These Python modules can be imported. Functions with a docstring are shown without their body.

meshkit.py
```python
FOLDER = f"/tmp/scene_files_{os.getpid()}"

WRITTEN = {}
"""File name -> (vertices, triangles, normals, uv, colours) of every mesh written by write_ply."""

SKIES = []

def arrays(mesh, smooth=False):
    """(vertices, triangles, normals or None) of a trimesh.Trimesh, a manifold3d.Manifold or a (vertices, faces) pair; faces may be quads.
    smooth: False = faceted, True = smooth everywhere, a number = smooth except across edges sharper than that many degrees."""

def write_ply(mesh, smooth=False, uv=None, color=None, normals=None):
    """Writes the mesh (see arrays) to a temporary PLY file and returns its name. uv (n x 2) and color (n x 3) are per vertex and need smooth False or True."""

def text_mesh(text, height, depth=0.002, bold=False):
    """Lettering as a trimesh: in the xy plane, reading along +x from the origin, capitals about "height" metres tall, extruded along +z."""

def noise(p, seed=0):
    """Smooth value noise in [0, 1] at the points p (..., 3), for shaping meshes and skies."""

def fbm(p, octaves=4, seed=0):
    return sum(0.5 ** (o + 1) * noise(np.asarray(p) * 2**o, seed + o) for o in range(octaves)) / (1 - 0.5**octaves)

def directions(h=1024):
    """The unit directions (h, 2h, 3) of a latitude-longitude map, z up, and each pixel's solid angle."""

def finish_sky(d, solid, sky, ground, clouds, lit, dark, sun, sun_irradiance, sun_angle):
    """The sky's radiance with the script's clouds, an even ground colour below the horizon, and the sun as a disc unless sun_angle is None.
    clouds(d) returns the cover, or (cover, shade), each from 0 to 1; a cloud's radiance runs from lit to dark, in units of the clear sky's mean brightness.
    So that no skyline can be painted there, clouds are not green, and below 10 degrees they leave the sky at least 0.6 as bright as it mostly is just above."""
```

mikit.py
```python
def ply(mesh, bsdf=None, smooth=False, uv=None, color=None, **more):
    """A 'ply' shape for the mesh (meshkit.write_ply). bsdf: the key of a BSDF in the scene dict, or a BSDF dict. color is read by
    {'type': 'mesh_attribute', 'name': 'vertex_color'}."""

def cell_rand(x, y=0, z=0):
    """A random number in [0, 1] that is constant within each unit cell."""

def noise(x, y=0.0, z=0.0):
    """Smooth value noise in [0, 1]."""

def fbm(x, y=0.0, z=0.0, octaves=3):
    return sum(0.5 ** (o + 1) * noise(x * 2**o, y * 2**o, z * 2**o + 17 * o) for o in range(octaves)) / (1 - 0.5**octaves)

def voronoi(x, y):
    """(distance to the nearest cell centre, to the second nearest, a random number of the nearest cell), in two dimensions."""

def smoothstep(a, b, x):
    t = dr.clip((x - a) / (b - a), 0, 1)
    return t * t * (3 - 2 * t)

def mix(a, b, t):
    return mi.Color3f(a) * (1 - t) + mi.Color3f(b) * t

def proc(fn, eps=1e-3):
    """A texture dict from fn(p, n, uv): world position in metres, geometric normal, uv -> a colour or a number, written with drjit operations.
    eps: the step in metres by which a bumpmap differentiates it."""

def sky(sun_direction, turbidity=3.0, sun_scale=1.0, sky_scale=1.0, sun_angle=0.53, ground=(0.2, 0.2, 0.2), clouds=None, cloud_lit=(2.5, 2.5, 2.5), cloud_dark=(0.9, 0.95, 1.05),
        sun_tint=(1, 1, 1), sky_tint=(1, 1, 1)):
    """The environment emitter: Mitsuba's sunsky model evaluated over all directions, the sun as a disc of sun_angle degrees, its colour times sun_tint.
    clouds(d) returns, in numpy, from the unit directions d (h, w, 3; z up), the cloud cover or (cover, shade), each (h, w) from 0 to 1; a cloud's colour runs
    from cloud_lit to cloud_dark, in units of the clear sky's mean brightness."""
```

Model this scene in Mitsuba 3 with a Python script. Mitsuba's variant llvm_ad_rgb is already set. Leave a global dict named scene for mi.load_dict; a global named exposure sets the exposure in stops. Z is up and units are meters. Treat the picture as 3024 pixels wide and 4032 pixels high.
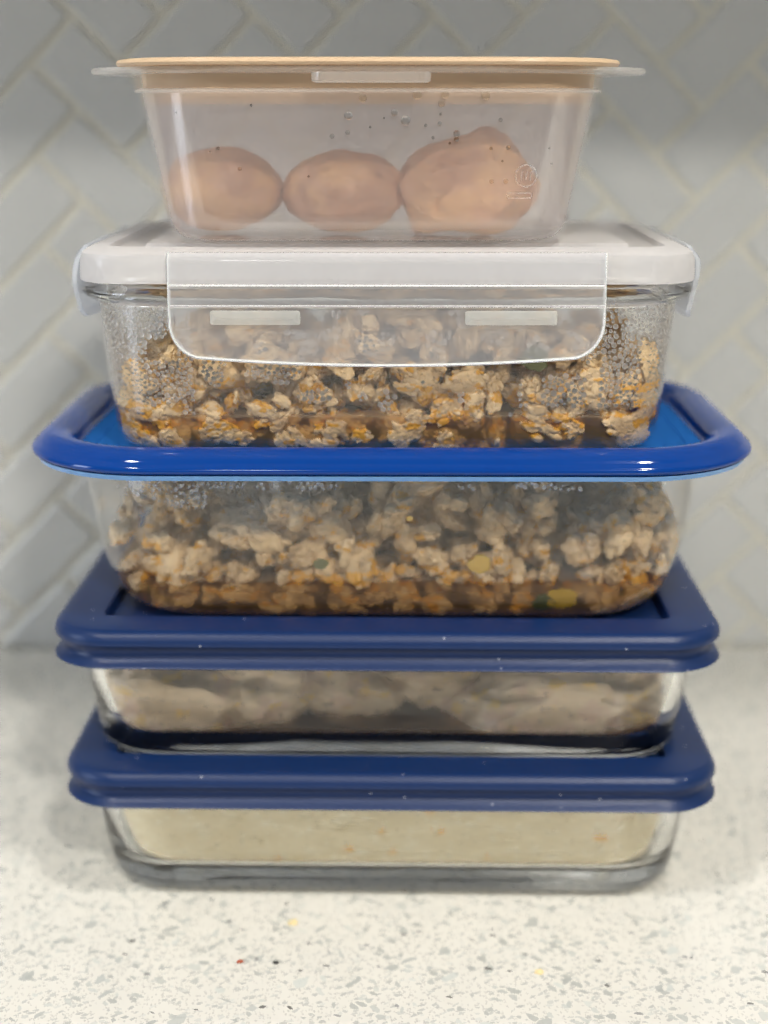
import math, random
import numpy as np, trimesh, shapely
from shapely.geometry import Polygon, box as sbox
import drjit as dr, mitsuba as mi, mikit, meshkit
from mikit import noise, fbm, voronoi, smoothstep, mix, cell_rand, proc

scene, labels = {}, {}
T = mi.ScalarTransform4f
# ------------------------------------------------------------------ camera, light, exposure
EYE = 0.2647
PITCH = math.radians(15.47)
fwd = np.array([0, math.cos(PITCH), -math.sin(PITCH)])
scene['camera'] = {'type': 'thinlens', 'fov': 38.2, 'fov_axis': 'y', 'aperture_radius': 0.0050, 'focus_distance': 0.435,
                   'near_clip': 0.01, 'far_clip': 20.0,
                   'to_world': T().look_at(origin=[0, 0, EYE], target=[0, float(fwd[1]), EYE + float(fwd[2])], up=[0, 0, 1])}
exposure = 0.98
# the light that fills the kitchen, its ceiling lamps, an added fill lamp and a window on the left
scene['room_light'] = {'type': 'constant', 'radiance': {'type': 'rgb', 'value': [0.095, 0.097, 0.098]}}
LAMPS = [(0.50, -0.30, 88, 'round ceiling lamp at front right above the counter'), (-0.60, -0.30, 64, 'round ceiling lamp at front left above the counter'),
         (0.60, -1.30, 225, 'round ceiling lamp at right, farther from the tiled wall'), (-0.35, -2.10, 60, 'added fill lamp at ceiling height, farthest from the tiled wall')]  # the last one is an added lamp, lights the fronts of the boxes
for i, (x, y, L, lab) in enumerate(LAMPS):
    k = 'ceiling_lamp' + ('_%03d' % i if i else '')
    scene[k] = {'type': 'disk', 'to_world': T().translate([x, y, 1.55]).rotate([1, 0, 0], 180).scale(0.10),
                'emitter': {'type': 'area', 'radiance': {'type': 'rgb', 'value': [L, L * .955, L * .87]}}}
    labels[k] = {'label': lab, 'category': 'ceiling lamp', 'group': 'ceiling lamps over the counter'}
scene['window'] = {'type': 'rectangle', 'to_world': T().look_at(origin=[-2.2, -0.35, 0.75], target=[0, .5, .25], up=[0, 0, 1]).scale([.3, .45, 1]),
                   'emitter': {'type': 'area', 'radiance': {'type': 'rgb', 'value': [4.0, 4.5, 5.3]}}}
labels['window'] = {'label': 'daylit window to the left of the counter', 'category': 'window'}

# ------------------------------------------------------------------ helpers
def obj(key, mesh, bsdf, smooth=35):
    k, n = key, 0
    while k in scene:
        n += 1
        k = '%s_%03d' % (key, n)
    scene[k] = mikit.ply(mesh, bsdf, smooth=smooth)
    return k

def tag(key, label=None, category=None, group=None, kind=None):
    labels[key] = {a: b for a, b in (('label', label), ('category', category), ('group', group), ('kind', kind)) if b}

def outline(hw, hd, r, n=9, m=6):
    """Rounded rectangle, counter-clockwise from the middle of the front, n points a corner, m a side."""
    r = max(min(r, hw - 1e-5, hd - 1e-5), 2e-4)
    pts = []
    for cx, cy, a0 in ((hw - r, -hd + r, -90), (hw - r, hd - r, 0), (-hw + r, hd - r, 90), (-hw + r, -hd + r, 180)):
        a = np.radians(a0 + np.linspace(0, 90, n))
        pts.append(np.stack([cx + r * np.cos(a), cy + r * np.sin(a)], 1))
    full = []
    for i in range(4):
        full.append(pts[i])
        a, b = pts[i][-1], pts[(i + 1) % 4][0]
        full.append(a + (b - a) * np.linspace(0, 1, m + 2)[1:-1, None])
    return np.vstack(full)

def loft(W, D, R, prof, caps=(True, True), n=9, m=6):
    """A sheet through rounded rectangles W x D (radius R) grown by o at height z, for (o, z) in prof."""
    rings = [np.column_stack([outline(W / 2 + o, D / 2 + o, R + o, n, m), np.full(4 * (n + m), z)]) for o, z in prof]
    k, v, f = len(rings[0]), np.vstack(rings), []
    j = np.arange(k)
    for i in range(len(rings) - 1):
        a, b, c, d = i * k + j, i * k + (j + 1) % k, (i + 1) * k + (j + 1) % k, (i + 1) * k + j
        f += [np.stack([a, b, c], 1), np.stack([a, c, d], 1)]
    v = [v]
    nv = len(v[0])
    for end, ring, flip in ((0, 0, True), (1, len(rings) - 1, False)):
        if caps[end]:
            v.append(rings[ring].mean(0)[None])
            a, b = ring * k + j, ring * k + (j + 1) % k
            f.append(np.stack([np.full(k, nv), b, a] if flip else [np.full(k, nv), a, b], 1))
            nv += 1
    return trimesh.Trimesh(np.vstack(v), np.vstack(f), process=False)

def arc(c, z, r, a0, a1, n=7):
    a = np.radians(np.linspace(a0, a1, n))
    return [(c + r * math.cos(t), z + r * math.sin(t)) for t in a]

class Frame:
    def __init__(s, x, y, yaw=0.0):
        s.m = trimesh.transformations.rotation_matrix(math.radians(-yaw), [0, 0, 1])
        s.m[:2, 3] = x, y
    def __call__(s, mesh):
        mesh = mesh.copy()
        mesh.apply_transform(s.m)
        return mesh
    def pt(s, p):
        return (s.m @ np.array([*p, 1.0]))[:3]

def boxm(x0, x1, y0, y1, z0, z1):
    return trimesh.creation.box(bounds=[[x0, y0, z0], [x1, y1, z1]])

def rgb(*c):
    return {'type': 'rgb', 'value': list(c)}

def prin(c, rough, **k):
    return {'type': 'twosided', 'bsdf': {'type': 'principled', 'base_color': c if isinstance(c, dict) else rgb(*c), 'roughness': rough, **k}}

def two(b):
    return {'type': 'twosided', 'bsdf': b}

# ------------------------------------------------------------------ materials
def counter_color(p, n, uv):
    x, y = p.x, p.y
    wx = noise(x * 260, y * 260, 3.0) - .5
    wy = noise(x * 260, y * 260, 9.0) - .5
    c = mi.Color3f(.67, .655, .61) * (0.97 + .06 * fbm(x * 60, y * 60, 2.0))
    def layer(c, s, share, lo, hi, edge, k, tint):
        a = k * 1.3
        u = (x * math.cos(a) - y * math.sin(a)) * s + wx * .55 + k * 7
        v = (x * math.sin(a) + y * math.cos(a)) * s * 1.55 + wy * .55
        d1, d2, r = voronoi(u, v)
        on = dr.select(r < share, 1.0, 0.0) * smoothstep(edge, edge + .06, d2 - d1) 
        t = lo + (hi - lo) * dr.square(cell_rand(r * 9973, k, 5))
        return mix(c, mi.Color3f(*tint) * t, on * .82)
    c = layer(c, 1000, .20, .47, .62, .10, 1, (1, .98, .92))
    c = layer(c, 480, .22, .42, .62, .16, 2, (.99, 1, .95))
    c = layer(c, 270, .20, .38, .60, .24, 3, (.97, 1, .95))
    c = layer(c, 180, .10, .38, .58, .30, 4, (.96, 1, .96))
    c = layer(c, 420, .010, .06, .3, .26, 5, (1, 1, 1))
    return c

def tile_color(p, n, uv):
    return mi.Color3f(.545, .55, .54) * (.95 + .1 * fbm(p.x * 9, p.z * 9, 1.0))

def meat_color(level):
    def fn(p, n, uv):
        q = p * 1000
        a = fbm(q.x * .16, q.y * .16, q.z * .16 + level)
        c = mix(mi.Color3f(.49, .33, .165), mi.Color3f(.71, .51, .27), smoothstep(.3, .7, a))
        c = mix(c, mi.Color3f(.24, .14, .07), .6 * smoothstep(.55, .75, fbm(q.x * .6, q.y * .6, q.z * .6)))
        c = mix(c, mi.Color3f(.70, .53, .31), .55 * smoothstep(.56, .76, fbm(q.x * .9, q.y * .9, q.z * .9 + 31)))
        band = dr.exp(-dr.square((q.z - level) / 9.0))
        o = smoothstep(.64 - .13 * band, .71 - .13 * band, fbm(q.x * .24, q.y * .24, q.z * .34 + 7) + .06 * (noise(q.x * 1.1, q.y * 1.1, q.z * 1.1) - .5))
        return mix(c, mi.Color3f(.60, .285, .012), .92 * o)
    return fn

def chicken_color(p, n, uv):
    q = p * 1000
    c = mix(mi.Color3f(.46, .335, .205), mi.Color3f(.66, .50, .34), smoothstep(.3, .7, fbm(q.x * .09, q.y * .09, q.z * .2)))
    c = mix(c, mi.Color3f(.55, .36, .27), .6 * smoothstep(.52, .7, fbm(q.x * .13, q.y * .13, q.z * .13 + 9)))
    c = mix(c, mi.Color3f(.62, .40, .09), .7 * smoothstep(.64, .72, fbm(q.x * .16, q.y * .16, q.z * .2 + 22)))
    return mix(c, mi.Color3f(.22, .15, .1), .7 * smoothstep(.69, .74, fbm(q.x * .4, q.y * .4, q.z * .4 + 3)))

def mash_color(p, n, uv):
    q = p * 1000
    c = mix(mi.Color3f(.68, .56, .35), mi.Color3f(.84, .73, .52), fbm(q.x * .10, q.y * .10, q.z * .22))
    c = mix(c, mi.Color3f(.88, .83, .68), .75 * smoothstep(.60, .74, fbm(q.x * .35, q.y * .35, q.z * .7 + 5)))
    c = mix(c, mi.Color3f(.42, .33, .16), .65 * smoothstep(.66, .74, fbm(q.x * .45, q.y * .45, q.z * .6 + 12)))
    d1, d2, r = voronoi(q.x * .055 + .3 * noise(q.x * .5, q.z * .5), q.z * .11 + q.y * .05)
    return mix(c, mi.Color3f(.72, .36, .03), dr.select(r < .42, 1.0, 0.0) * smoothstep(.16, .08, d1 + .1 * noise(q.x * .7, q.z * .7)))

def potato_color(p, n, uv):
    q = p * 1000
    c = mix(mi.Color3f(.52, .28, .165), mi.Color3f(.72, .43, .21), smoothstep(.36, .64, fbm(q.x * .09, q.y * .09, q.z * .09)))
    return mix(c, mi.Color3f(.72, .43, .29), .55 * smoothstep(.5, .7, fbm(q.x * .2, q.y * .2, q.z * .2 + 4)))

FOG_HOLES = []      # (x, z, radius) of the drops that wet the fogged wall of the top box
def fog_weight(p, n, uv):
    w = mi.Float(.345) + .10 * (fbm(p.x * 70, p.y * 70, p.z * 45) - .5)
    w *= smoothstep(.2262, .231, p.z) * .6 + .4
    for x, z, r in FOG_HOLES:
        d = dr.sqrt(dr.square(p.x - x) + dr.square(p.z - z))
        w = dr.select((p.y < .46), w * (1 - .75 * smoothstep(r * 1.1, r * .8, d)), w)
    return w

def haze3(p, n, uv):      # breath of fog on the walls of the blue-lidded box
    return .05 + .22 * smoothstep(.55, .8, fbm(p.x * 40, p.y * 40, p.z * 60) + .28 * smoothstep(.078, .096, dr.abs(p.x - .0025)) * smoothstep(.135, .12, p.z))

glass = {'type': 'thindielectric', 'int_ior': 1.45}
milk = lambda c, t: {'type': 'principledthin', 'base_color': rgb(*c), 'roughness': .35, 'diff_trans': t, 'spec_trans': 0.0, 'eta': 1.45}
def blend(w, b, a=None):
    return {'type': 'blendbsdf', 'weight': w, 'bsdf_0': a or glass, 'bsdf_1': b}

def meat_bump(p, n, uv):
    q = p * 1000
    return .00042 * noise(q.x * 1.25, q.y * 1.25, q.z * 1.25) + .00022 * noise(q.x * 2.7, q.y * 2.7, q.z * 2.7)
def meat(level):
    return two({'type': 'bumpmap', 'tex': proc(meat_bump, eps=1.2e-4), 'scale': 1.0, 'bsdf': {'type': 'principled', 'base_color': proc(meat_color(level)), 'roughness': .4, 'specular': .5}})
M = {
    'counter_mat': {'type': 'principled', 'base_color': proc(counter_color), 'roughness': .22, 'specular': .5},
    'tile_mat': {'type': 'principled', 'base_color': proc(tile_color), 'roughness': .24, 'specular': .5},
    'grout_mat': {'type': 'diffuse', 'reflectance': rgb(.66, .64, .565)},
    'cabinet_mat': prin((.7, .7, .68), .4),
    'navy_mat': {'type': 'bumpmap', 'tex': proc(lambda p, n, uv: .00002 * fbm(p.x * 1500, p.y * 1500, p.z * 1500), eps=2e-4), 'scale': 1.0,
                 'bsdf': {'type': 'principled', 'base_color': proc(lambda p, n, uv: mix(mi.Color3f(.004, .020, .084), mi.Color3f(.5, .52, .58), .55 * dr.select(cell_rand(p.x * 1700, p.y * 1700, p.z * 1700) > .9994, 1.0, 0.0))), 'roughness': .38, 'specular': .36}},
    'blue_mat': prin((.0002, .036, .215), .09, specular=.38),
    'blue_edge_mat': prin((.12, .30, .62), .15, specular=.6),
    'blue_panel_mat': {'type': 'principledthin', 'base_color': rgb(.03, .19, .66), 'roughness': .2, 'diff_trans': 1.2, 'spec_trans': 0.0, 'eta': 1.45},
    'tan_mat': prin((.54, .39, .25), .25, specular=.5),
    'thick_glass': {'type': 'dielectric', 'int_ior': 1.5, 'specular_transmittance': rgb(.985, .988, .978)},
    'wall_glass': glass,
    'fog_plastic': blend(proc(fog_weight), milk((.90, .84, .84), 1.1)),
    'clear_plastic': blend(.28, milk((.9, .88, .86), 1.0)),
    'hazy_wall': blend(proc(haze3), milk((.85, .85, .86), 1.1)),
    'lid_milk': blend(.80, milk((.78, .77, .775), .8)),
    'clasp_milk': blend(.135, milk((.92, .93, .96), .7)),
    'side_clasp': blend(.45, milk((.86, .90, .96), .8)),
    'catch_milk': blend(.26, milk((.86, .88, .84), .8)),
    'emboss': blend(.07, milk((.9, .88, .86), 1.0)),
    'bead_milk': milk((.86, .87, .87), .7),
    'rib_milk': blend(.36, milk((.92, .93, .93), .7)),
    'water_painted_glint': blend(.20, milk((.9, .9, .9), 1.0), {'type': 'dielectric', 'int_ior': 1.33}),  # water beads, bright lamp glints painted in as a white share
    'clear_water': {'type': 'dielectric', 'int_ior': 1.33},
    'broth_a': blend(.26, milk((.66, .43, .20), .8), {'type': 'thindielectric', 'int_ior': 1.03, 'specular_transmittance': rgb(.95, .87, .72)}),
    'meat_a': meat(111.0),
    'meat_b': meat(171.0),
    'chicken_mat': prin(proc(chicken_color), .4, specular=.5),
    'mash_mat': prin(proc(mash_color), .5),
    'potato_mat': prin(proc(potato_color), .45, specular=.4),
    'green_mat': prin((.085, .085, .02), .3),
    'yellow_mat': prin((.42, .26, .03), .3),
    'crumb_pale': prin((.72, .6, .32), .5),
    'crumb_red': prin((.32, .06, .02), .5),
    'crumb_black': prin((.02, .02, .02), .5),
}
scene.update(M)

# ------------------------------------------------------------------ the setting: counter, tiled wall, cabinet above
WALL_Y = 0.70
ctr = boxm(-.95, .95, .04, WALL_Y - .001, -.03, 0)
obj('counter', ctr, 'counter_mat', False)
tag('counter', 'cream quartz countertop with grey chips', kind='structure')
obj('wall__grout', boxm(-.75, .75, WALL_Y + .0018, WALL_Y + .03, -.02, 1.0), 'grout_mat', False)
tag('wall', 'pale grey tiled backsplash laid in herringbone', kind='structure')
TW, GR = .0288, .0036
c45 = math.sqrt(.5)
region = sbox(-.42, .0015, .42, .46)
cells = {}
for i in range(-30, 31):                 # two-to-one herringbone turned by 45 degrees
    for j in range(-30, 31):
        x, y = -j, i + 3
        t = (x - y) % 4
        cells.setdefault(('h', x - t, y) if t < 2 else ('v', x, y - 3 + t), []).append((i, j))
for key in sorted(cells):
    if len(cells[key]) == 2:
        ij = np.array(cells[key])
        (i0, j0), (i1, j1) = ij.min(0), ij.max(0) + 1
        c = np.array([(i0, j0), (i1, j0), (i1, j1), (i0, j1)], float) * TW * c45
        c = np.column_stack([.1251 + c[:, 0] + c[:, 1], .2823 - c[:, 0] + c[:, 1]])
        g = Polygon(c).buffer(-GR / 2, join_style='mitre').intersection(region)
        if g.is_empty or g.geom_type != 'Polygon' or g.area < 4e-5:
            continue
        g = shapely.geometry.polygon.orient(g)
        q = g.buffer(-.0009, join_style='mitre')
        if q.is_empty or q.geom_type != 'Polygon':
            continue
        q = shapely.geometry.polygon.orient(q)
        a, b = np.array(g.exterior.coords)[:-1], np.array(q.exterior.coords)[:-1]
        if len(a) != len(b):
            continue
        b = np.roll(b, -np.argmin(((b - a[0]) ** 2).sum(1)), 0)
        n = len(a)
        v = np.vstack([np.column_stack([a[:, 0], np.full(n, WALL_Y + .0024), a[:, 1]]), np.column_stack([a[:, 0], np.full(n, WALL_Y + .0006), a[:, 1]]),
                       np.column_stack([b[:, 0], np.full(n, WALL_Y), b[:, 1]]), [[b[:, 0].mean(), WALL_Y, b[:, 1].mean()]]])
        f = []
        for s in range(2):
            for e in range(n):
                p0, p1 = s * n + e, s * n + (e + 1) % n
                f += [[p0, p1, p1 + n], [p0, p1 + n, p0 + n]]
        f += [[2 * n + e, 2 * n + (e + 1) % n, 3 * n] for e in range(n)]
        obj('wall__tile', trimesh.Trimesh(v, f, process=False), 'tile_mat', False)
obj('wall_cabinet__case', boxm(-.75, .75, WALL_Y - .33, WALL_Y, .47, 1.1), 'cabinet_mat', False)
for x0 in (-.748, -.373, .002, .377):
    obj('wall_cabinet__door', boxm(x0, x0 + .371, WALL_Y - .351, WALL_Y - .3325, .472, 1.098), 'cabinet_mat', False)
tag('wall_cabinet', 'white kitchen cabinet hanging over the counter', 'cabinet')

# ------------------------------------------------------------------ lumps: food pieces
def lump(seed, sub=3, bumps=14, amp=.34, rough=.10, stretch=(1, .85, .8), low=.3, sz=(.18, .42)):
    r = np.random.default_rng(seed)
    m = trimesh.creation.icosphere(sub)
    d = m.vertices.copy()
    c = r.normal(size=(bumps, 3))
    c /= np.linalg.norm(c, axis=1, keepdims=True)
    s, a = r.uniform(*sz, bumps), r.uniform(.5, 1, bumps)
    h = (a * np.exp(-((d[:, None] - c[None]) ** 2).sum(-1) / s ** 2)).max(1)
    rad = 1 + low * (meshkit.fbm(d * 1.4 + 20 + seed * 3.1, 3, seed) - .5) * 2 + amp * (h - .35) + rough * (meshkit.fbm(d * 5 + 50, 3, seed + 7) - .5) * 2
    m.vertices = d * rad[:, None] * np.array(stretch)
    return m

def rot(r):
    return trimesh.transformations.random_rotation_matrix(r.random(3))

BALL = [trimesh.creation.icosphere(k) for k in (0, 1, 2)]
def crumble(seed, size, lod=2):
    """A clump of cooked mince: one to three knobbly cores studded with small rounded grains."""
    r = np.random.default_rng(seed)
    vs, fs, n = [], [], 0
    def add(ball, c, rad, wob):
        nonlocal n
        d = ball.vertices
        w = 1 + wob * (meshkit.noise(d * 1.7 + r.uniform(0, 50, 3), 3) - .5) * 2
        A = rot(r)[:3, :3] * r.uniform(.7, 1.1, 3)
        vs.append((d * w[:, None]) @ A.T * rad + c)
        fs.append(ball.faces + n)
        n += len(d)
    for k in range(r.integers(1, 4)):
        c = np.zeros(3)
        rad = size * (.78 if k == 0 else r.uniform(.4, .6))
        if k:
            d = r.normal(size=3)
            c = d / np.linalg.norm(d) * size * r.uniform(.6, .95)
        add(BALL[2] if lod > 1 else BALL[1], c, rad, .42)
        m = int((34 if lod == 2 else 10 if lod == 1 else 4) * (rad / size / .78) ** 1.5) + 3
        g = r.normal(size=(m, 3))
        g /= np.linalg.norm(g, axis=1, keepdims=True)
        for q in g:
            add(BALL[1] if lod > 0 else BALL[0], c + q * rad * r.uniform(.72, 1.0), size * (.10 + .24 * r.random() ** 1.6) * (1 if lod == 2 else 1.4), .28)
    A = rot(r)[:3, :3]
    v = np.vstack(vs) @ A.T @ np.diag([r.uniform(1.1, 1.5), r.uniform(.8, 1.05), r.uniform(.6, .85)]) @ A
    v += .10 * size * (np.stack([meshkit.noise(v / size * 1.6 + 9 * k + r.uniform(0, 9), k) for k in range(3)], 1) - .5) * 2
    return trimesh.Trimesh(v, np.vstack(fs), process=False)

def clampbox(v, W, D, R, o_at, zmin, gap=.0004):
    """Keep the points v inside the tapering rounded box (local coordinates): pieces flatten against the wall."""
    v[:, 2] = np.maximum(v[:, 2], zmin)
    o = o_at(v[:, 2]) - gap
    hw, hd, r = W / 2 + o, D / 2 + o, np.maximum(R + o, .004)
    q = np.abs(v[:, :2]) - np.column_stack([hw - r, hd - r])
    L = np.linalg.norm(np.maximum(q, 0), axis=1)
    k = np.where(L > r, r / np.maximum(L, 1e-9), 1.0)
    q = np.where(q > 0, q * k[:, None], q)
    v[:, :2] = np.sign(v[:, :2]) * (q + np.column_stack([hw - r, hd - r]))
    return v

def fill(name, fr, W, D, R, o_at, z0, top, mat, seed, step, keep=298):
    r = np.random.default_rng(seed)
    items = []
    nz = int((top(0, 0) + .02 - z0) / step / .78) + 2
    for k in range(nz):
        for i in np.arange(-W / 2, W / 2 + step, step):
            for j in np.arange(-D / 2 + step * .35, D / 2 + step, step):
                x, y = i + r.uniform(-.6, .6) * step + (k % 2) * step / 2, j + r.uniform(-.35, .35) * step
                z = z0 + step * .4 + k * step * .78 + r.uniform(-.45, .45) * step
                s = step * r.uniform(.34, .72)
                if r.random() < .10:
                    s *= 1.35
                hw, hd = W / 2 + o_at(np.array([z]))[0], D / 2 + o_at(np.array([z]))[0]
                if z > top(x, y) or (fr is F3 and abs(x) > .086 and z > z0 + .032) or abs(x) > hw + s * .1 or abs(y) > hd + s * .1:
                    continue
                x, y = np.clip(x, -hw + s * .75, hw - s * .75), np.clip(y, -hd + s * .75, hd - s * .75)
                depth = min(y + hd, (hw - abs(x)) * 1.0 + .012, hd - y + .03)
                items.append((depth - .4 * s, x, y, z, s))
    items.sort()
    rest = []
    for n, (dep, x, y, z, s) in enumerate(items):
        near = n < keep
        m = crumble(seed * 1000 + n, s, 2 if near else 1 if n < 2 * keep else 0)
        m.apply_translation([x, y, z])
        m.vertices = clampbox(m.vertices.copy(), W, D, R, o_at, z0 + .0004)
        m = fr(m)
        if near:
            obj(name + '__crumble', m, mat, True)
        else:
            rest.append(m)
    k = obj(name + '__buried_crumbles', trimesh.util.concatenate(rest), mat, True)
    labels[k] = {'kind': 'stuff'}
    return items

def drops_on(fr, W, D, R, o_at, mask, seed, rmin, rmax, tries, z0, z1, side=.02):
    """Water beads on the inner face of the front (or an end) wall."""
    r = np.random.default_rng(seed)
    base = trimesh.creation.icosphere(2)
    grid, out = {}, []
    for _ in range(tries):
        z = r.uniform(z0, z1)
        o = float(o_at(np.array([z]))[0])
        hw, hd, rr = W / 2 + o - .0003, D / 2 + o - .0003, R + o
        u = r.uniform(-1, 1) * (hw - rr + 1.57 * rr + side)
        au, sg = abs(u), math.copysign(1, u)
        if au <= hw - rr:
            P, ang = (u, -hd), 0.0
        elif au <= hw - rr + 1.57 * rr:          # follow the rounded corner
            a = (au - hw + rr) / rr
            P, ang = (sg * (hw - rr + rr * math.sin(a)), -hd + rr - rr * math.cos(a)), sg * a
        else:
            P, ang = (sg * hw, -hd + rr + au - hw + rr - 1.57 * rr), sg * 1.5708
        if r.random() > mask(P[0], z):
            continue
        s = rmin + (rmax - rmin) * r.random() ** 1.5
        g = (int(u / .003), int(z / .003))
        if any((u - a) ** 2 + (z - b) ** 2 < (.98 * (s + c)) ** 2 for di in (-1, 0, 1) for dj in (-1, 0, 1) for a, b, c in grid.get((g[0] + di, g[1] + dj), ())):
            continue
        grid.setdefault(g, []).append((u, z, s))
        v = base.vertices * s
        v[:, 1] = np.where(v[:, 1] < 0, 0, v[:, 1] * .7)
        ca, sa = math.cos(ang), math.sin(ang)
        out.append(np.column_stack([v[:, 0] * ca - v[:, 1] * sa + P[0], v[:, 0] * sa + v[:, 1] * ca + P[1], v[:, 2] + z]))
    n = len(base.vertices)
    return fr(trimesh.Trimesh(np.vstack(out), np.vstack([base.faces + n * i for i in range(len(out))]), process=False)) if out else None

def interp(prof):
    z, o = np.array([p[1] for p in prof]), np.array([p[0] for p in prof])
    i = np.argsort(z, kind='stable')
    return lambda q: np.interp(q, z[i], o[i])

# ------------------------------------------------------------------ the two glass boxes with navy lids
def navy_lid(key, fr, z):
    """z: height of the rim's top. Recessed panel, rounded slab edge, groove, flared lip."""
    W, D, R = .2190, .153, .020
    prof = [(-.0185, z - .0045), (-.0172, z - .0043), (-.0166, z - .0006), (-.0158, z), (-.0065, z - .0001)] + arc(-.0040, z - .0041, .0040, 80, -12, 7)
    prof += [(-.0006, z - .0049), (-.0022, z - .0053), (-.0030, z - .0064), (-.0033, z - .0085), (-.0024, z - .0103), (-.0004, z - .0115), (.0003, z - .0123), (-.0004, z - .0127),
             (-.0040, z - .0118), (-.0052, z - .0085), (-.0058, z - .0070), (-.0175, z - .0062)]
    m = loft(W, D, R, prof[::-1], n=12)
    obj(key + '__lid', fr(m), 'navy_mat', 40)

def thick_body(key, fr, W, D, R, z0, h, t=.0045):
    rb = .012
    outer = [(-.0170, z0 + .0009), (-.0150, z0), (-.0105, z0 + .0002)] + arc(-.0088, z0 + .0088, .0088, -78, -12, 8) + [(.0030, z0 + h * .6), (.0050, z0 + h)]
    inner = [(.0050 - t, z0 + h), (.0030 - t, z0 + h * .6)] + arc(-.0062 - t, z0 + .0152, .0062, -8, -82, 8) + [(-.024, z0 + .0088)]
    m = loft(W, D, R, outer + inner, n=12)
    obj(key + '__glass_body', fr(m), 'thick_glass', 50)
    return interp([(a, b) for a, b in inner[::-1] if a > -.0239])

Y12 = .441 + .0765
F1, F2 = Frame(.0032, Y12, 1.07), Frame(.0018, Y12, 1.07)
WB, DB, RB = .2005, .124, .025
k = 'glass_box'
o1 = thick_body(k, F1, WB, DB, RB, 0.0002, .0455)
navy_lid(k, F1, .0535)
tag(k, 'lowest glass box with navy lid, filled with cream mash, standing on the counter', 'food container', 'glass boxes with navy lids')
zs = np.linspace(.0094, .043, 9)
mp = [(float(o1(np.array([z]))[0]) - .00035, z) for z in zs]
mash = loft(WB - .0035, DB, RB + .002, [(-.030, .00915), (-.016, .0092)] + mp + [(-.004, .0442), (-.04, .0441)], n=10, m=40)
obj('cream_mash', F1(mash), 'mash_mat', 40)
tag('cream_mash', 'pale cream mash with orange flecks filling the lowest glass box', 'mashed food')

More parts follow.
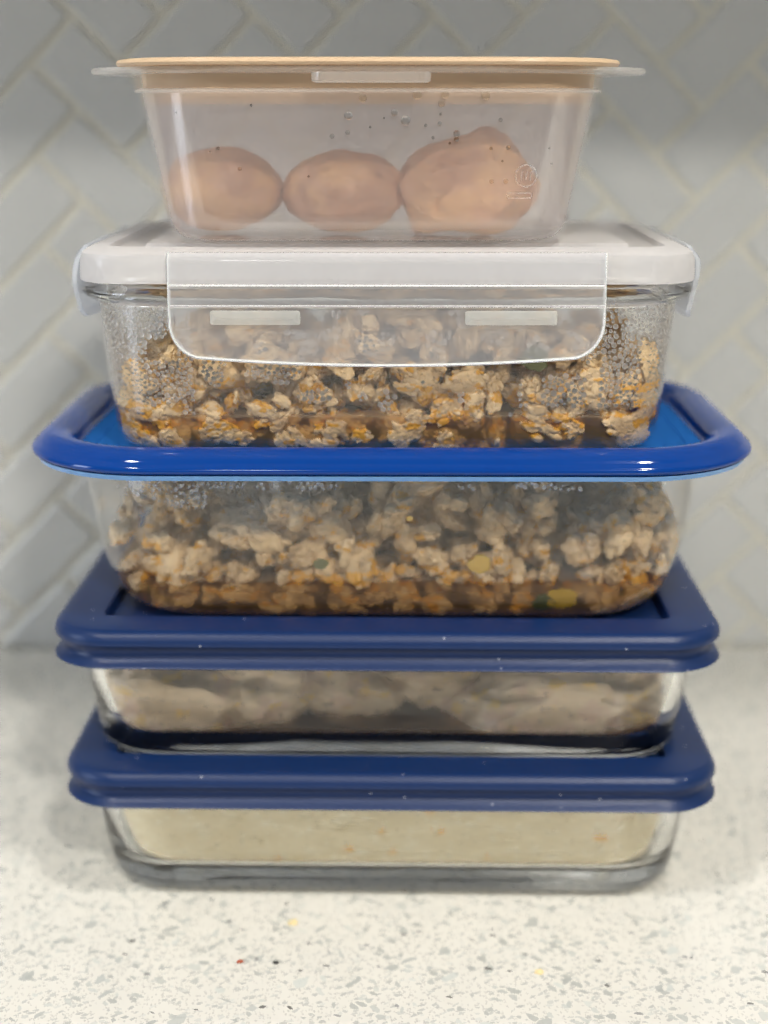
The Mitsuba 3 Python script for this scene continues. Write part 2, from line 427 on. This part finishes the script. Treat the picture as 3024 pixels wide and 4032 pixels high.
k = 'glass_box_001'
Z2 = .0488
o2 = thick_body(k, F2, WB, DB, RB, Z2, .0455)
navy_lid(k, F2, .1025)
tag(k, 'second glass box from the bottom, navy lid, holding pale meat pieces in a little broth', 'food container', 'glass boxes with navy lids')
CH = [(-.074, -.044, .022, 24, 19, 17, 2), (-.044, -.040, .023, 20, 18, 17, 3), (-.016, -.032, .022, 22, 18, 16, 4), (.018, -.024, .024, 28, 20, 15, 5), (.048, -.044, .019, 34, 18, 15, 6),
      (.074, -.034, .023, 22, 22, 17, 7), (-.060, .012, .024, 32, 26, 17, 8), (-.010, .020, .024, 36, 26, 17, 9), (.045, .018, .023, 36, 26, 17, 10)]
CL = ['pale cooked meat piece at the left end of the second box', 'pale meat piece beside the left-end one in the second box', 'grey pale meat piece left of centre in the second box', 'grey shaded meat piece right of centre in the second box',
      'long pinkish meat piece with yellow fat at right front of the second box', 'pinkish meat piece at the right end of the second box', 'meat piece at the back left of the second box', 'meat piece at the back middle of the second box', 'meat piece at the back right of the second box']
for (x, y, z, a, b, c, s), lab in zip(CH, CL):
    m = lump(300 + s, 4, bumps=16, amp=.2, rough=.12, stretch=(1, 1, 1), low=.36)
    m.apply_scale([a / 1000, b / 1000, c / 980])
    m.apply_transform(trimesh.transformations.rotation_matrix(.3 * math.sin(s * 5), [0, 1, 0]) @ trimesh.transformations.rotation_matrix(.6 * math.sin(s * 3), [0, 0, 1]))
    m.apply_translation([x, y, Z2 + z])
    m.vertices = clampbox(m.vertices.copy(), WB, DB, RB, o2, Z2 + .0092)
    m.vertices[:, 2] = np.minimum(m.vertices[:, 2], Z2 + .0405)
    kk = obj('chicken_piece', F2(m), 'chicken_mat', True)
    tag(kk, lab, 'chicken piece', 'meat pieces in the second box')
bp = [(float(o2(np.array([z]))[0]) - .0004, z) for z in np.linspace(Z2 + .0100, Z2 + .0125, 3)]
obj('clear_broth', F2(loft(WB, DB, RB, [(-.03, Z2 + .0091)] + bp + [(-.03, Z2 + .0126)], n=10)), 'broth_a', 40)
tag('clear_broth', 'thin layer of brown broth under the pale meat pieces', kind='stuff')

# ------------------------------------------------------------------ the box with the bright blue lid
F3 = Frame(.0026, .503, .5)
W3, D3, R3, Z3 = .1715, .070, .024, .0985
wall3 = [(-.012, Z3), (-.004, Z3 + .0006)] + arc(-.003, Z3 + .015, .0145, -70, -8, 8) + [(.0142, Z3 + .022), (.0180, Z3 + .045), (.0190, Z3 + .0535)]
o3 = interp([(o - .0005, z) for o, z in wall3])
k = 'blue_lid_box'
obj(k + '__body', F3(loft(W3, D3, R3, wall3, caps=(True, False), n=12)), 'wall_glass', 50)
tag(k, 'clear box with bright blue lid, third from the bottom, full of ground meat', 'food container')
WL, DL, RL, ZL = .2340, .144, .043, .1570
rim = [(-.0150, ZL - .0004), (-.0008, ZL - .0005), (-.0001, ZL + .0002), (.0000, ZL + .0010), (-.0005, ZL + .0020), (-.0015, ZL + .0026), (-.0020, ZL + .0034), (-.0030, ZL + .0046), (-.0046, ZL + .0057), (-.0066, ZL + .0063), (-.0088, ZL + .0064),
       (-.0110, ZL + .0058), (-.0128, ZL + .0046), (-.0138, ZL + .0030), (-.0144, ZL + .0012), (-.0152, ZL + .0008)]
obj(k + '__lid', F3(loft(WL, DL, RL, rim, caps=(False, False), n=16)), 'blue_mat', 60)
panel = [(-.0153, ZL + .0007), (-.0200, ZL + .0004), (-.0205, ZL - .0002), (-.0235, ZL - .0003), (-.0240, ZL + .0003), (-.0270, ZL + .0003), (-.0275, ZL + .0008)]
obj(k + '__lid__panel', F3(loft(WL, DL, RL, panel, caps=(False, True), n=16)), 'blue_panel_mat', 30)
edge = [(-.0150, ZL - .0006), (-.0040, ZL - .0026), (-.0022, ZL - .0026), (-.0012, ZL - .0009), (-.0020, ZL - .0008)]
obj(k + '__lid__lip', F3(loft(WL, DL, RL, edge, caps=(False, False), n=16)), 'blue_edge_mat', 40)
tab = loft(.03, .016, .006, [(-.001, ZL + .004), (0, ZL + .005), (0, ZL + .0075), (-.001, ZL + .0085)])
tab.apply_translation([.090, .066, 0])
obj(k + '__lid__tab', F3(tab), 'blue_mat', 40)
def top3(x, y):
    return Z3 + .040 + .007 * math.sin(x * 60 + 1) + .004 * math.sin(x * 170) - .006 * max(0, (abs(x) - .07) / .03)
fill('ground_meat', F3, W3, D3, R3, o3, Z3, top3, 'meat_a', 11, .0088)
tag('ground_meat', 'crumbled cooked ground meat in the box with the bright blue lid', 'ground meat')
bz = np.linspace(Z3 + .002, .1105, 7)
obj('brown_broth', F3(loft(W3, D3, R3, [(-.012, Z3 + .0005)] + [(float(o3(np.array([z]))[0]) - .0014, z) for z in bz] + [(-.02, .1106)], n=10)), 'broth_a', 40)
tag('brown_broth', 'brown fatty broth at the bottom of the blue-lidded box', kind='stuff')
def mask3(x, z):
    t = meshkit.noise(np.array([x * 90, 0, z * 90]), 4)
    return 1.0 if -.088 < x < -.058 and z > .138 + .006 * t and t > .3 else (.5 if z > .1475 and t > .55 else 0)
obj(k + '__condensation', drops_on(F3, W3, D3, R3, o3, mask3, 5, .0003, .0008, 6000, .135, .1525), 'water_painted_glint', True)
labels[k + '__condensation'] = {'label': 'fine water droplets with painted glints under the blue lid', 'kind': 'stuff'}

# ------------------------------------------------------------------ the glass box with the white clip lid
F4 = Frame(.0012, .5005, .4)
W4, D4, R4, Z4 = .1755, .098, .021, .1580
wall4 = [(-.010, Z4), (-.005, Z4 + .0004), (-.0022, Z4 + .0018), (-.0006, Z4 + .0045), (.0000, Z4 + .008), (.0047, Z4 + .0458), (.0050, Z4 + .0473)]
o4 = interp([(o - .0008, z) for o, z in wall4])
k = 'white_lid_box'
obj(k + '__glass_body', F4(loft(W4, D4, R4, wall4, caps=(True, False), n=12)), 'wall_glass', 50)
zr = Z4 + .0473
rimp = [(.0046, zr - .0002), (.0066, zr + .0006), (.0084, zr + .0018), (.0090, zr + .0034), (.0082, zr + .0048), (.0070, zr + .0056), (.0078, zr + .0062), (.0074, zr + .0080), (.0050, zr + .0088), (.0022, zr + .0088), (.0012, zr + .0070), (.0010, zr + .0010), (.0046, zr - .0002)]
obj(k + '__glass_body__rim', F4(loft(W4, D4, R4, rimp, caps=(False, False), n=14)), 'thick_glass', 60)
tag(k, 'glass box with white clip-on lid, second from the top, full of ground meat', 'food container')
WLd, DLd, RLd = .1875, .120, .016
zl = .2222
lidp = [(-.0030, .2130), (.0000, .2128), (.0002, .2135), (.0000, zl - .0030), (-.0008, zl - .0010), (-.0022, zl), (-.0090, zl + .0008), (-.0098, zl - .0008), (-.0110, zl - .0014), (-.0190, zl - .0014), (-.0198, zl + .0008), (-.0215, zl + .0012)]
obj(k + '__lid', F4(loft(WLd, DLd, RLd, lidp, caps=(False, True), n=12)), 'lid_milk', 30)

def flap(pts, thick, prof_y):
    """A plate cut to the outline pts (x, z), lying along prof_y(z), which gives how far it stands out."""
    P = Polygon(pts)
    m = trimesh.creation.extrude_polygon(P, thick, engine='earcut')
    m = m.subdivide_to_size(.006, max_iter=12)
    v = m.vertices.copy()
    m.vertices = np.column_stack([v[:, 0], -(prof_y(v[:, 1]) + v[:, 2]), v[:, 1]])
    m.invert()
    return m

def clasp_outline(hw, top, side, bottom, rc):
    p = [(hw, top)]
    a = np.radians(np.linspace(0, -75, 8))
    p += list(zip(hw - rc + rc * np.cos(a), side + rc * np.sin(a)))
    xs = np.linspace(hw - rc * .75, -(hw - rc * .75), 25)
    zc = side - rc * .97
    p += [(x, bottom + (zc - bottom) * (x / (hw - rc * .75)) ** 2) for x in xs]
    p += list(zip(-(hw - rc) - rc * np.cos(a[::-1]), side + rc * np.sin(a[::-1])))
    return p + [(-hw, top)]

front_y = DLd / 2
bulge = interp([(.0022, .186), (.0016, .200), (.0019, .2066), (.0030, .2072), (.0030, .2120), (.0018, .2132), (.0016, .2200), (.0002, .2225)])
fp = clasp_outline(.0645, .2222, .2015, .1890, .0105)
cl = flap(fp, .0014, lambda z: front_y + bulge(z))
obj(k + '__clasp', F4(cl), 'clasp_milk', 30)
# edge bead, hinge line, the two raised catches
def tube(path, r, sides=8, closed=False):
    p = np.array(path)
    t = np.gradient(p, axis=0)
    t /= np.linalg.norm(t, axis=1, keepdims=True)
    ref = np.array([0, 1.0, 0])
    a = np.cross(t, ref); a /= np.linalg.norm(a, axis=1, keepdims=True)
    b = np.cross(t, a)
    ang = np.arange(sides) * 2 * np.pi / sides
    v = (p[:, None] + r * (np.cos(ang)[None, :, None] * a[:, None] + np.sin(ang)[None, :, None] * b[:, None])).reshape(-1, 3)
    i, j = np.meshgrid(np.arange(len(p) - 1), np.arange(sides), indexing='ij')
    q = np.stack([i * sides + j, i * sides + (j + 1) % sides, (i + 1) * sides + (j + 1) % sides, (i + 1) * sides + j], -1).reshape(-1, 4)
    return trimesh.Trimesh(v, np.vstack([q[:, [0, 1, 2]], q[:, [0, 2, 3]]]), process=False)
fpa = np.array(fp)
edgep = np.column_stack([fpa[:, 0], -(front_y + bulge(fpa[:, 1]) + .0007), fpa[:, 1]])
obj(k + '__clasp__edge_bead', F4(tube(edgep, .0005)), 'bead_milk', 60)
for z, rr in ((.2128, .00042), (.2069, .00036)):
    y = -(front_y + float(bulge(z)) + .0014)
    obj(k + '__clasp__hinge_line', F4(tube([(x, y, z) for x in np.linspace(-.064, .064, 20)], rr * .8)), 'bead_milk', 60)
for x0, x1 in ((-.0512, -.0243), (.0244, .0518)):
    x0, x1 = x0 - .0012, x1 - .0012
    y = -(front_y + .0016)
    m = loft(x1 - x0, .0044, .0008, [(-.0012, .0), (0, .0008), (-.0003, .0020), (-.0018, .0030)], n=4)
    m.apply_transform(trimesh.transformations.rotation_matrix(math.pi / 2, [1, 0, 0]))
    m.apply_translation([(x0 + x1) / 2, y - .0005, .2033])
    obj(k + '__clasp__catch', F4(m), 'catch_milk', 30)
for sgn in (-1, 1):
    so = interp([(.0005, .1975), (.0026, .2010), (.0043, .2095), (.0040, .2145), (.0022, .2195), (-.0002, .2218)]) if sgn < 0 else interp([(.0022, .1975), (.0009, .2010), (.0022, .2080), (.0034, .2140), (.0030, .2180), (-.0002, .2215)])
    m = flap(clasp_outline(.036, .2218, .2030, .1978, .004), .0014, lambda z: WLd / 2 + so(z))
    m.apply_transform(trimesh.transformations.rotation_matrix(math.pi / 2 * sgn, [0, 0, 1]))
    m.apply_translation([0, .004, 0])
    obj(k + '__clasp', F4(m), 'side_clasp', 30)

def top4(x, y):
    return Z4 + .040 + .004 * math.sin(x * 70 + .5) + .004 * math.sin(x * 150 + 2) - .022 * max(0, (-x - .062) / .02) - .012 * max(0, (x - .066) / .015)
fill('ground_meat_001', F4, W4, D4, R4, o4, Z4, top4, 'meat_b', 23, .0089)
tag('ground_meat_001', 'crumbled cooked ground meat behind the white clasp', 'ground meat')
bz = np.linspace(Z4 + .001, .1705, 6)
obj('brown_broth_001', F4(loft(W4, D4, R4, [(-.010, Z4 + .0004)] + [(float(o4(np.array([z]))[0]) - .0014, z) for z in bz] + [(-.02, .1706)], n=10)), 'broth_a', 40)
tag('brown_broth_001', 'brown broth at the bottom of the box with the white lid', kind='stuff')
def mask4(x, z):
    t = meshkit.fbm(np.array([x * 130, 3, z * 130]), 2, 8)
    if x < -.060 and z > .173 + .004 * t and not (-.074 < x < -.064 and .188 < z < .199 and t < .6):
        return 1.0
    if x > .066 and z > .174:
        return 1.0 if not (.078 < x < .081 and z < .193) else 0
    if .041 < x < .061 and .174 < z < .182 + .003 * t:
        return 1.0 if t > .36 else 0
    if z > .171:
        return .9 if t > .665 else 0
    return 0
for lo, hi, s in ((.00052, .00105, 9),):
    obj(k + '__condensation', drops_on(F4, W4, D4, R4, o4, mask4, s, lo, hi, 60000, .168, .2045), 'water_painted_glint', True)
labels[k + '__condensation'] = {'label': 'water beads with painted glints clinging to the inside of the glass', 'kind': 'stuff'}

# pepper bits among the meat
PB = [(F4, 'green_mat', .0455, -D4 / 2 - .0005, .1888, 4.2, 'dark green pepper piece below the right of the white clasp'),
      (F3, 'yellow_mat', .0285, -D3 / 2 - .0140, .1215, 3.6, 'yellow pepper piece right of the middle of the blue-lidded box'),
      (F3, 'yellow_mat', .0560, -D3 / 2 - .0105, .1085, 4.6, 'large yellow pepper piece at lower right of the blue-lidded box'),
      (F3, 'green_mat', .0500, -D3 / 2 - .0100, .1070, 3.6, 'dark green pepper piece touching the large yellow one'),
      (F3, 'green_mat', -.0225, -D3 / 2 - .0138, .1215, 2.2, 'small green pepper piece left of the middle of the blue-lidded box'),
      (F3, 'yellow_mat', .0060, -D3 / 2 - .0170, .1375, 1.0, 'tiny yellow seed high in the middle of the blue-lidded box')]
for i, (fr, mat, x, y, z, s, lab) in enumerate(PB):
    m = lump(700 + i, 3, bumps=8, amp=.2, rough=.08, stretch=(1.1, .6, .9), low=.3)
    m.apply_scale(s / 1000)
    m.apply_translation([x, y, z])
    o = (F4 is fr and o4) or o3
    m.vertices = clampbox(m.vertices.copy(), *((W4, D4, R4) if fr is F4 else (W3, D3, R3)), o, z - .01, .0003)
    tag(obj('pepper_piece', fr(m), mat, True), lab, 'pepper piece')

# ------------------------------------------------------------------ the clear plastic box on top
F5 = Frame(-.0048, .4885, 0)
W5, D5, R5, Z5 = .122, .088, .018, .2238
wall5 = [(-.012, Z5), (-.006, Z5)] + arc(-.0055, Z5 + .0055, .0055, -80, -10, 6) + [(.0012, Z5 + .010), (.0074, Z5 + .0430), (.0076, Z5 + .0436), (.0086, Z5 + .0440), (.0090, Z5 + .0446), (.0094, Z5 + .0488), (.0102, Z5 + .0494)]
k = 'tan_lid_box'
for px, pz, r in [(-48.0, 252.0, .5), (-50.5, 251.0, .35), (-42.0, 246.2, .6), (-15.0, 255.4, .7), (-10.5, 256.5, .7), (-10.2, 261.2, 1.3), (-6.0, 266.0, 1.2), (3.0, 262.0, 1.0), (6.2, 259.8, 1.5), (9.5, 266.9, 1.4), (17.5, 267.0, 1.2), (29.0, 266.8, 1.4), (16.5, 264.5, 1.0),
                  (16.2, 261.6, .4), (16.0, 259.0, .6), (21.0, 256.2, 1.0), (21.0, 254.6, .8), (36.0, 252.2, .7), (31.0, 252.0, .5), (14.2, 255.0, .5), (31.5, 242.6, .7), (35.6, 242.6, .75), (34.4, 248.4, .35), (33.5, 260.0, .6), (19.0, 253.5, .4), (-22, 244, .35), (-60, 262, .3), (-38, 264, .4), (0, 260.5, .35), (-4, 258.0, .4), (12, 258.5, .5), (49, 247.5, .35), (48, 252, .3)]:
    FOG_HOLES.append((px / 1000, pz / 1000, r / 1000))
obj(k + '__body', F5(loft(W5, D5, R5, wall5, caps=(True, False), n=12)), 'wall_glass', 40)
obj(k + '__body__fog', F5(loft(W5, D5, R5, [(o - .0011, z + (.0011 if z < Z5 + .004 else .0004)) for o, z in wall5[:-2]], caps=(True, False), n=12)), 'fog_plastic', 40)
labels[k + '__body__fog'] = {'label': 'fogged inner face of the clear plastic', 'kind': 'stuff'}
obj(k + '__body__ledge', F5(loft(W5, D5, R5, [(.0082, Z5 + .0438), (.0090, Z5 + .0441), (.0092, Z5 + .0444), (.0088, Z5 + .0446)], caps=(False, False), n=12)), 'clear_plastic', 60)
tag(k, 'small clear plastic box with tan lid at the top of the stack, holding three pieces', 'food container')
zf = Z5 + .0494
fl = [(.0090, zf - .0002), (.0180, zf - .0001), (.0186, zf + .0006), (.0180, zf + .0016), (.0100, zf + .0018)]
flange = loft(W5 + .014, D5 - .014, .034, fl, caps=(False, False), n=16)
obj(k + '__body__flange', F5(flange), 'clear_plastic', 40)
tl = [(-.0015, zf - .0085), (-.0005, zf - .0088), (.0060, zf - .0088 + .0003), (.0066, zf - .0070), (.0072, zf - .0004), (.0072, zf + .0019), (.0142, zf + .0019), (.0148, zf + .0027), (.0142, zf + .0036), (.0120, zf + .0040), (.0060, zf + .0040), (.0050, zf + .0020), (.0, zf + .0018)]
obj(k + '__lid', F5(loft(W5, D5 - .004, .020, tl, n=16)), 'tan_mat', 40)
m = loft(.0335, .012, .004, [(-.0010, zf - .0030), (0, zf - .0026), (0, zf - .0010), (0, zf - .0002)], n=6)
m.apply_translation([.0060 - .0048 + .0, -D5 / 2 - .0102, 0])
obj(k + '__body__tab', F5(m), 'clear_plastic', 40)
# embossed mark low on the right of the front
def ring(cx, cz, r, w, n=40):
    a = np.linspace(0, 2 * np.pi, n)
    return [(cx + r * math.cos(t), cz + r * math.sin(t)) for t in a]
def on_front(p):
    x, z = p
    return (x, -D5 / 2 - float(interp(wall5)(np.array([z]))[0]) - .0001, z)
mk = [ring(.0462, .2442, .0031, 0)] + [[(.0462 + dx, .2442 - .0014), (.0462 + dx, .2442 + .0005), (.0462 + dx + .0003, .2442 + .0014)] for dx in (-.0013, .0, .0013)]
mk += [[(.0412, .2392), (.0409, .2385), (.0412, .2378), (.0478, .2378), (.0481, .2385), (.0478, .2392), (.0412, .2392)]]
obj(k + '__body__embossed_mark', F5(trimesh.util.concatenate([tube([on_front(q) for q in s], .00022, 6) for s in mk])), 'emboss', 60)
def mask5(x, z):
    return 0
base = trimesh.creation.icosphere(2)
dl = []
for x, z, r in FOG_HOLES:
    v = base.vertices * r
    y = -D5 / 2 - float(interp(wall5)(np.array([z]))[0]) + .0003
    v[:, 1] = np.where(v[:, 1] < 0, 0, v[:, 1] * .35)
    dl.append(trimesh.Trimesh(v + [x + .0048, y, z], base.faces, process=False))
obj(k + '__droplets', F5(trimesh.util.concatenate(dl)), 'clear_water', True)
labels[k + '__droplets'] = {'label': 'scattered water drops on the inside of the fogged plastic', 'kind': 'stuff'}

def potato(seed, cx, y, z0, w, d, h, lab, amp=.06, low=.1, facet=0, yaw=0):
    m = lump(seed, 4, bumps=7, amp=amp, rough=.012, stretch=(1, 1, 1), low=low)
    v = m.vertices.copy()
    if facet:
        r = np.random.default_rng(seed)
        for q in range(facet):
            nrm = r.normal(size=3); nrm /= np.linalg.norm(nrm)
            dd = v @ nrm - r.uniform(.68, .82)
            v -= np.maximum(dd, 0)[:, None] * nrm * .85
    v = v / (v.max(0) - v.min(0)) * np.array([w, d, h])
    v -= (v.max(0) + v.min(0)) / 2
    v[:, 2] += h / 2
    v[:, 2] = np.maximum(v[:, 2], h * .03)
    m.vertices = v
    m.apply_transform(trimesh.transformations.rotation_matrix(yaw, [0, 0, 1]))
    m.apply_translation([cx, y, z0])
    tag(obj('peeled_potato', m, 'potato_mat', True), lab, 'peeled potato', 'peeled pieces in the top box')
zb = Z5 + .0012
potato(41, -.0505, .478, zb, .0375, .036, .0265, 'smooth oval peach-orange piece at the left of the top box')
potato(42, -.0125, .474, zb, .0400, .036, .0258, 'rounded peach-orange piece in the middle of the top box', .08, .14, 0, -.35)
def angular_piece():
    o = np.array([(850, 378), (873, 342), (905, 312), (942, 304), (1050, 268), (1088, 282), (1128, 335), (1165, 382), (1152, 425), (1112, 478), (1060, 486), (892, 486), (868, 430)], float)
    o = np.column_stack([(o[:, 0] - 829.5) * .1455e-3, (487 - o[:, 1]) * .147e-3])
    c = o.mean(0)
    pts = [np.column_stack([c[0] + (o[:, 0] - c[0]) * k, np.full(len(o), y) + .003 * np.sin(np.arange(len(o)) * 2.3), c[1] * k2 + (o[:, 1] - c[1] * 1) * k + (1 - k) * 0]) for k, k2, y in ((1, 1, 0), (.9, .97, -.012), (.62, .9, -.019), (.85, .95, .013), (.5, .9, .02))]
    m = trimesh.convex.convex_hull(np.vstack(pts)).subdivide_to_size(.0016, max_iter=12)
    m.merge_vertices()
    trimesh.smoothing.filter_taubin(m, iterations=9)
    v = m.vertices.copy()
    q = v * 1000
    d = 3.0 * (meshkit.fbm(q * .16 + 40, 3, 4) - .5) + .35 * (meshkit.fbm(q * .5 + 10, 2, 9) - .5)
    crease = np.exp(-((q[:, 0] - 17.5 - .35 * (q[:, 2] - 12) - 1.2 * np.sin(q[:, 2] * .5)) / 1.1) ** 2) * (q[:, 2] > 7) * (q[:, 2] < 20)
    m.vertices = v + m.vertex_normals * (d - 1.9 * crease)[:, None] / 1000
    m.apply_translation([0, .472, zb + .0004])
    m.vertices[:, 2] = np.maximum(m.vertices[:, 2], zb + .0003)
    return m
tag(obj('peeled_potato', angular_piece(), 'potato_mat', True), 'angular creased peach-pink piece at the right of the top box', 'peeled potato', 'peeled pieces in the top box')

# ------------------------------------------------------------------ crumbs on the counter
for i, (x, y, mat, s, lab) in enumerate([(-.0305, .440, 'crumb_pale', 1.5, 'pale yellow crumb on the counter in front of the stack'), (-.0460, .417, 'crumb_red', 1.0, 'reddish brown crumb on the counter'), (-.0345, .4165, 'crumb_black', .9, 'black crumb on the counter beside the reddish one'),
                                         (.0490, .411, 'crumb_pale', 1.3, 'pale yellow crumb nearest the right front of the counter')]):
    m = lump(900 + i, 2, bumps=6, amp=.3, stretch=(1.2, .9, .5))
    m.apply_scale(s / 1000)
    m.apply_translation([x, y, s * .0003])
    tag(obj('crumb', m, mat, True), lab, 'crumb')
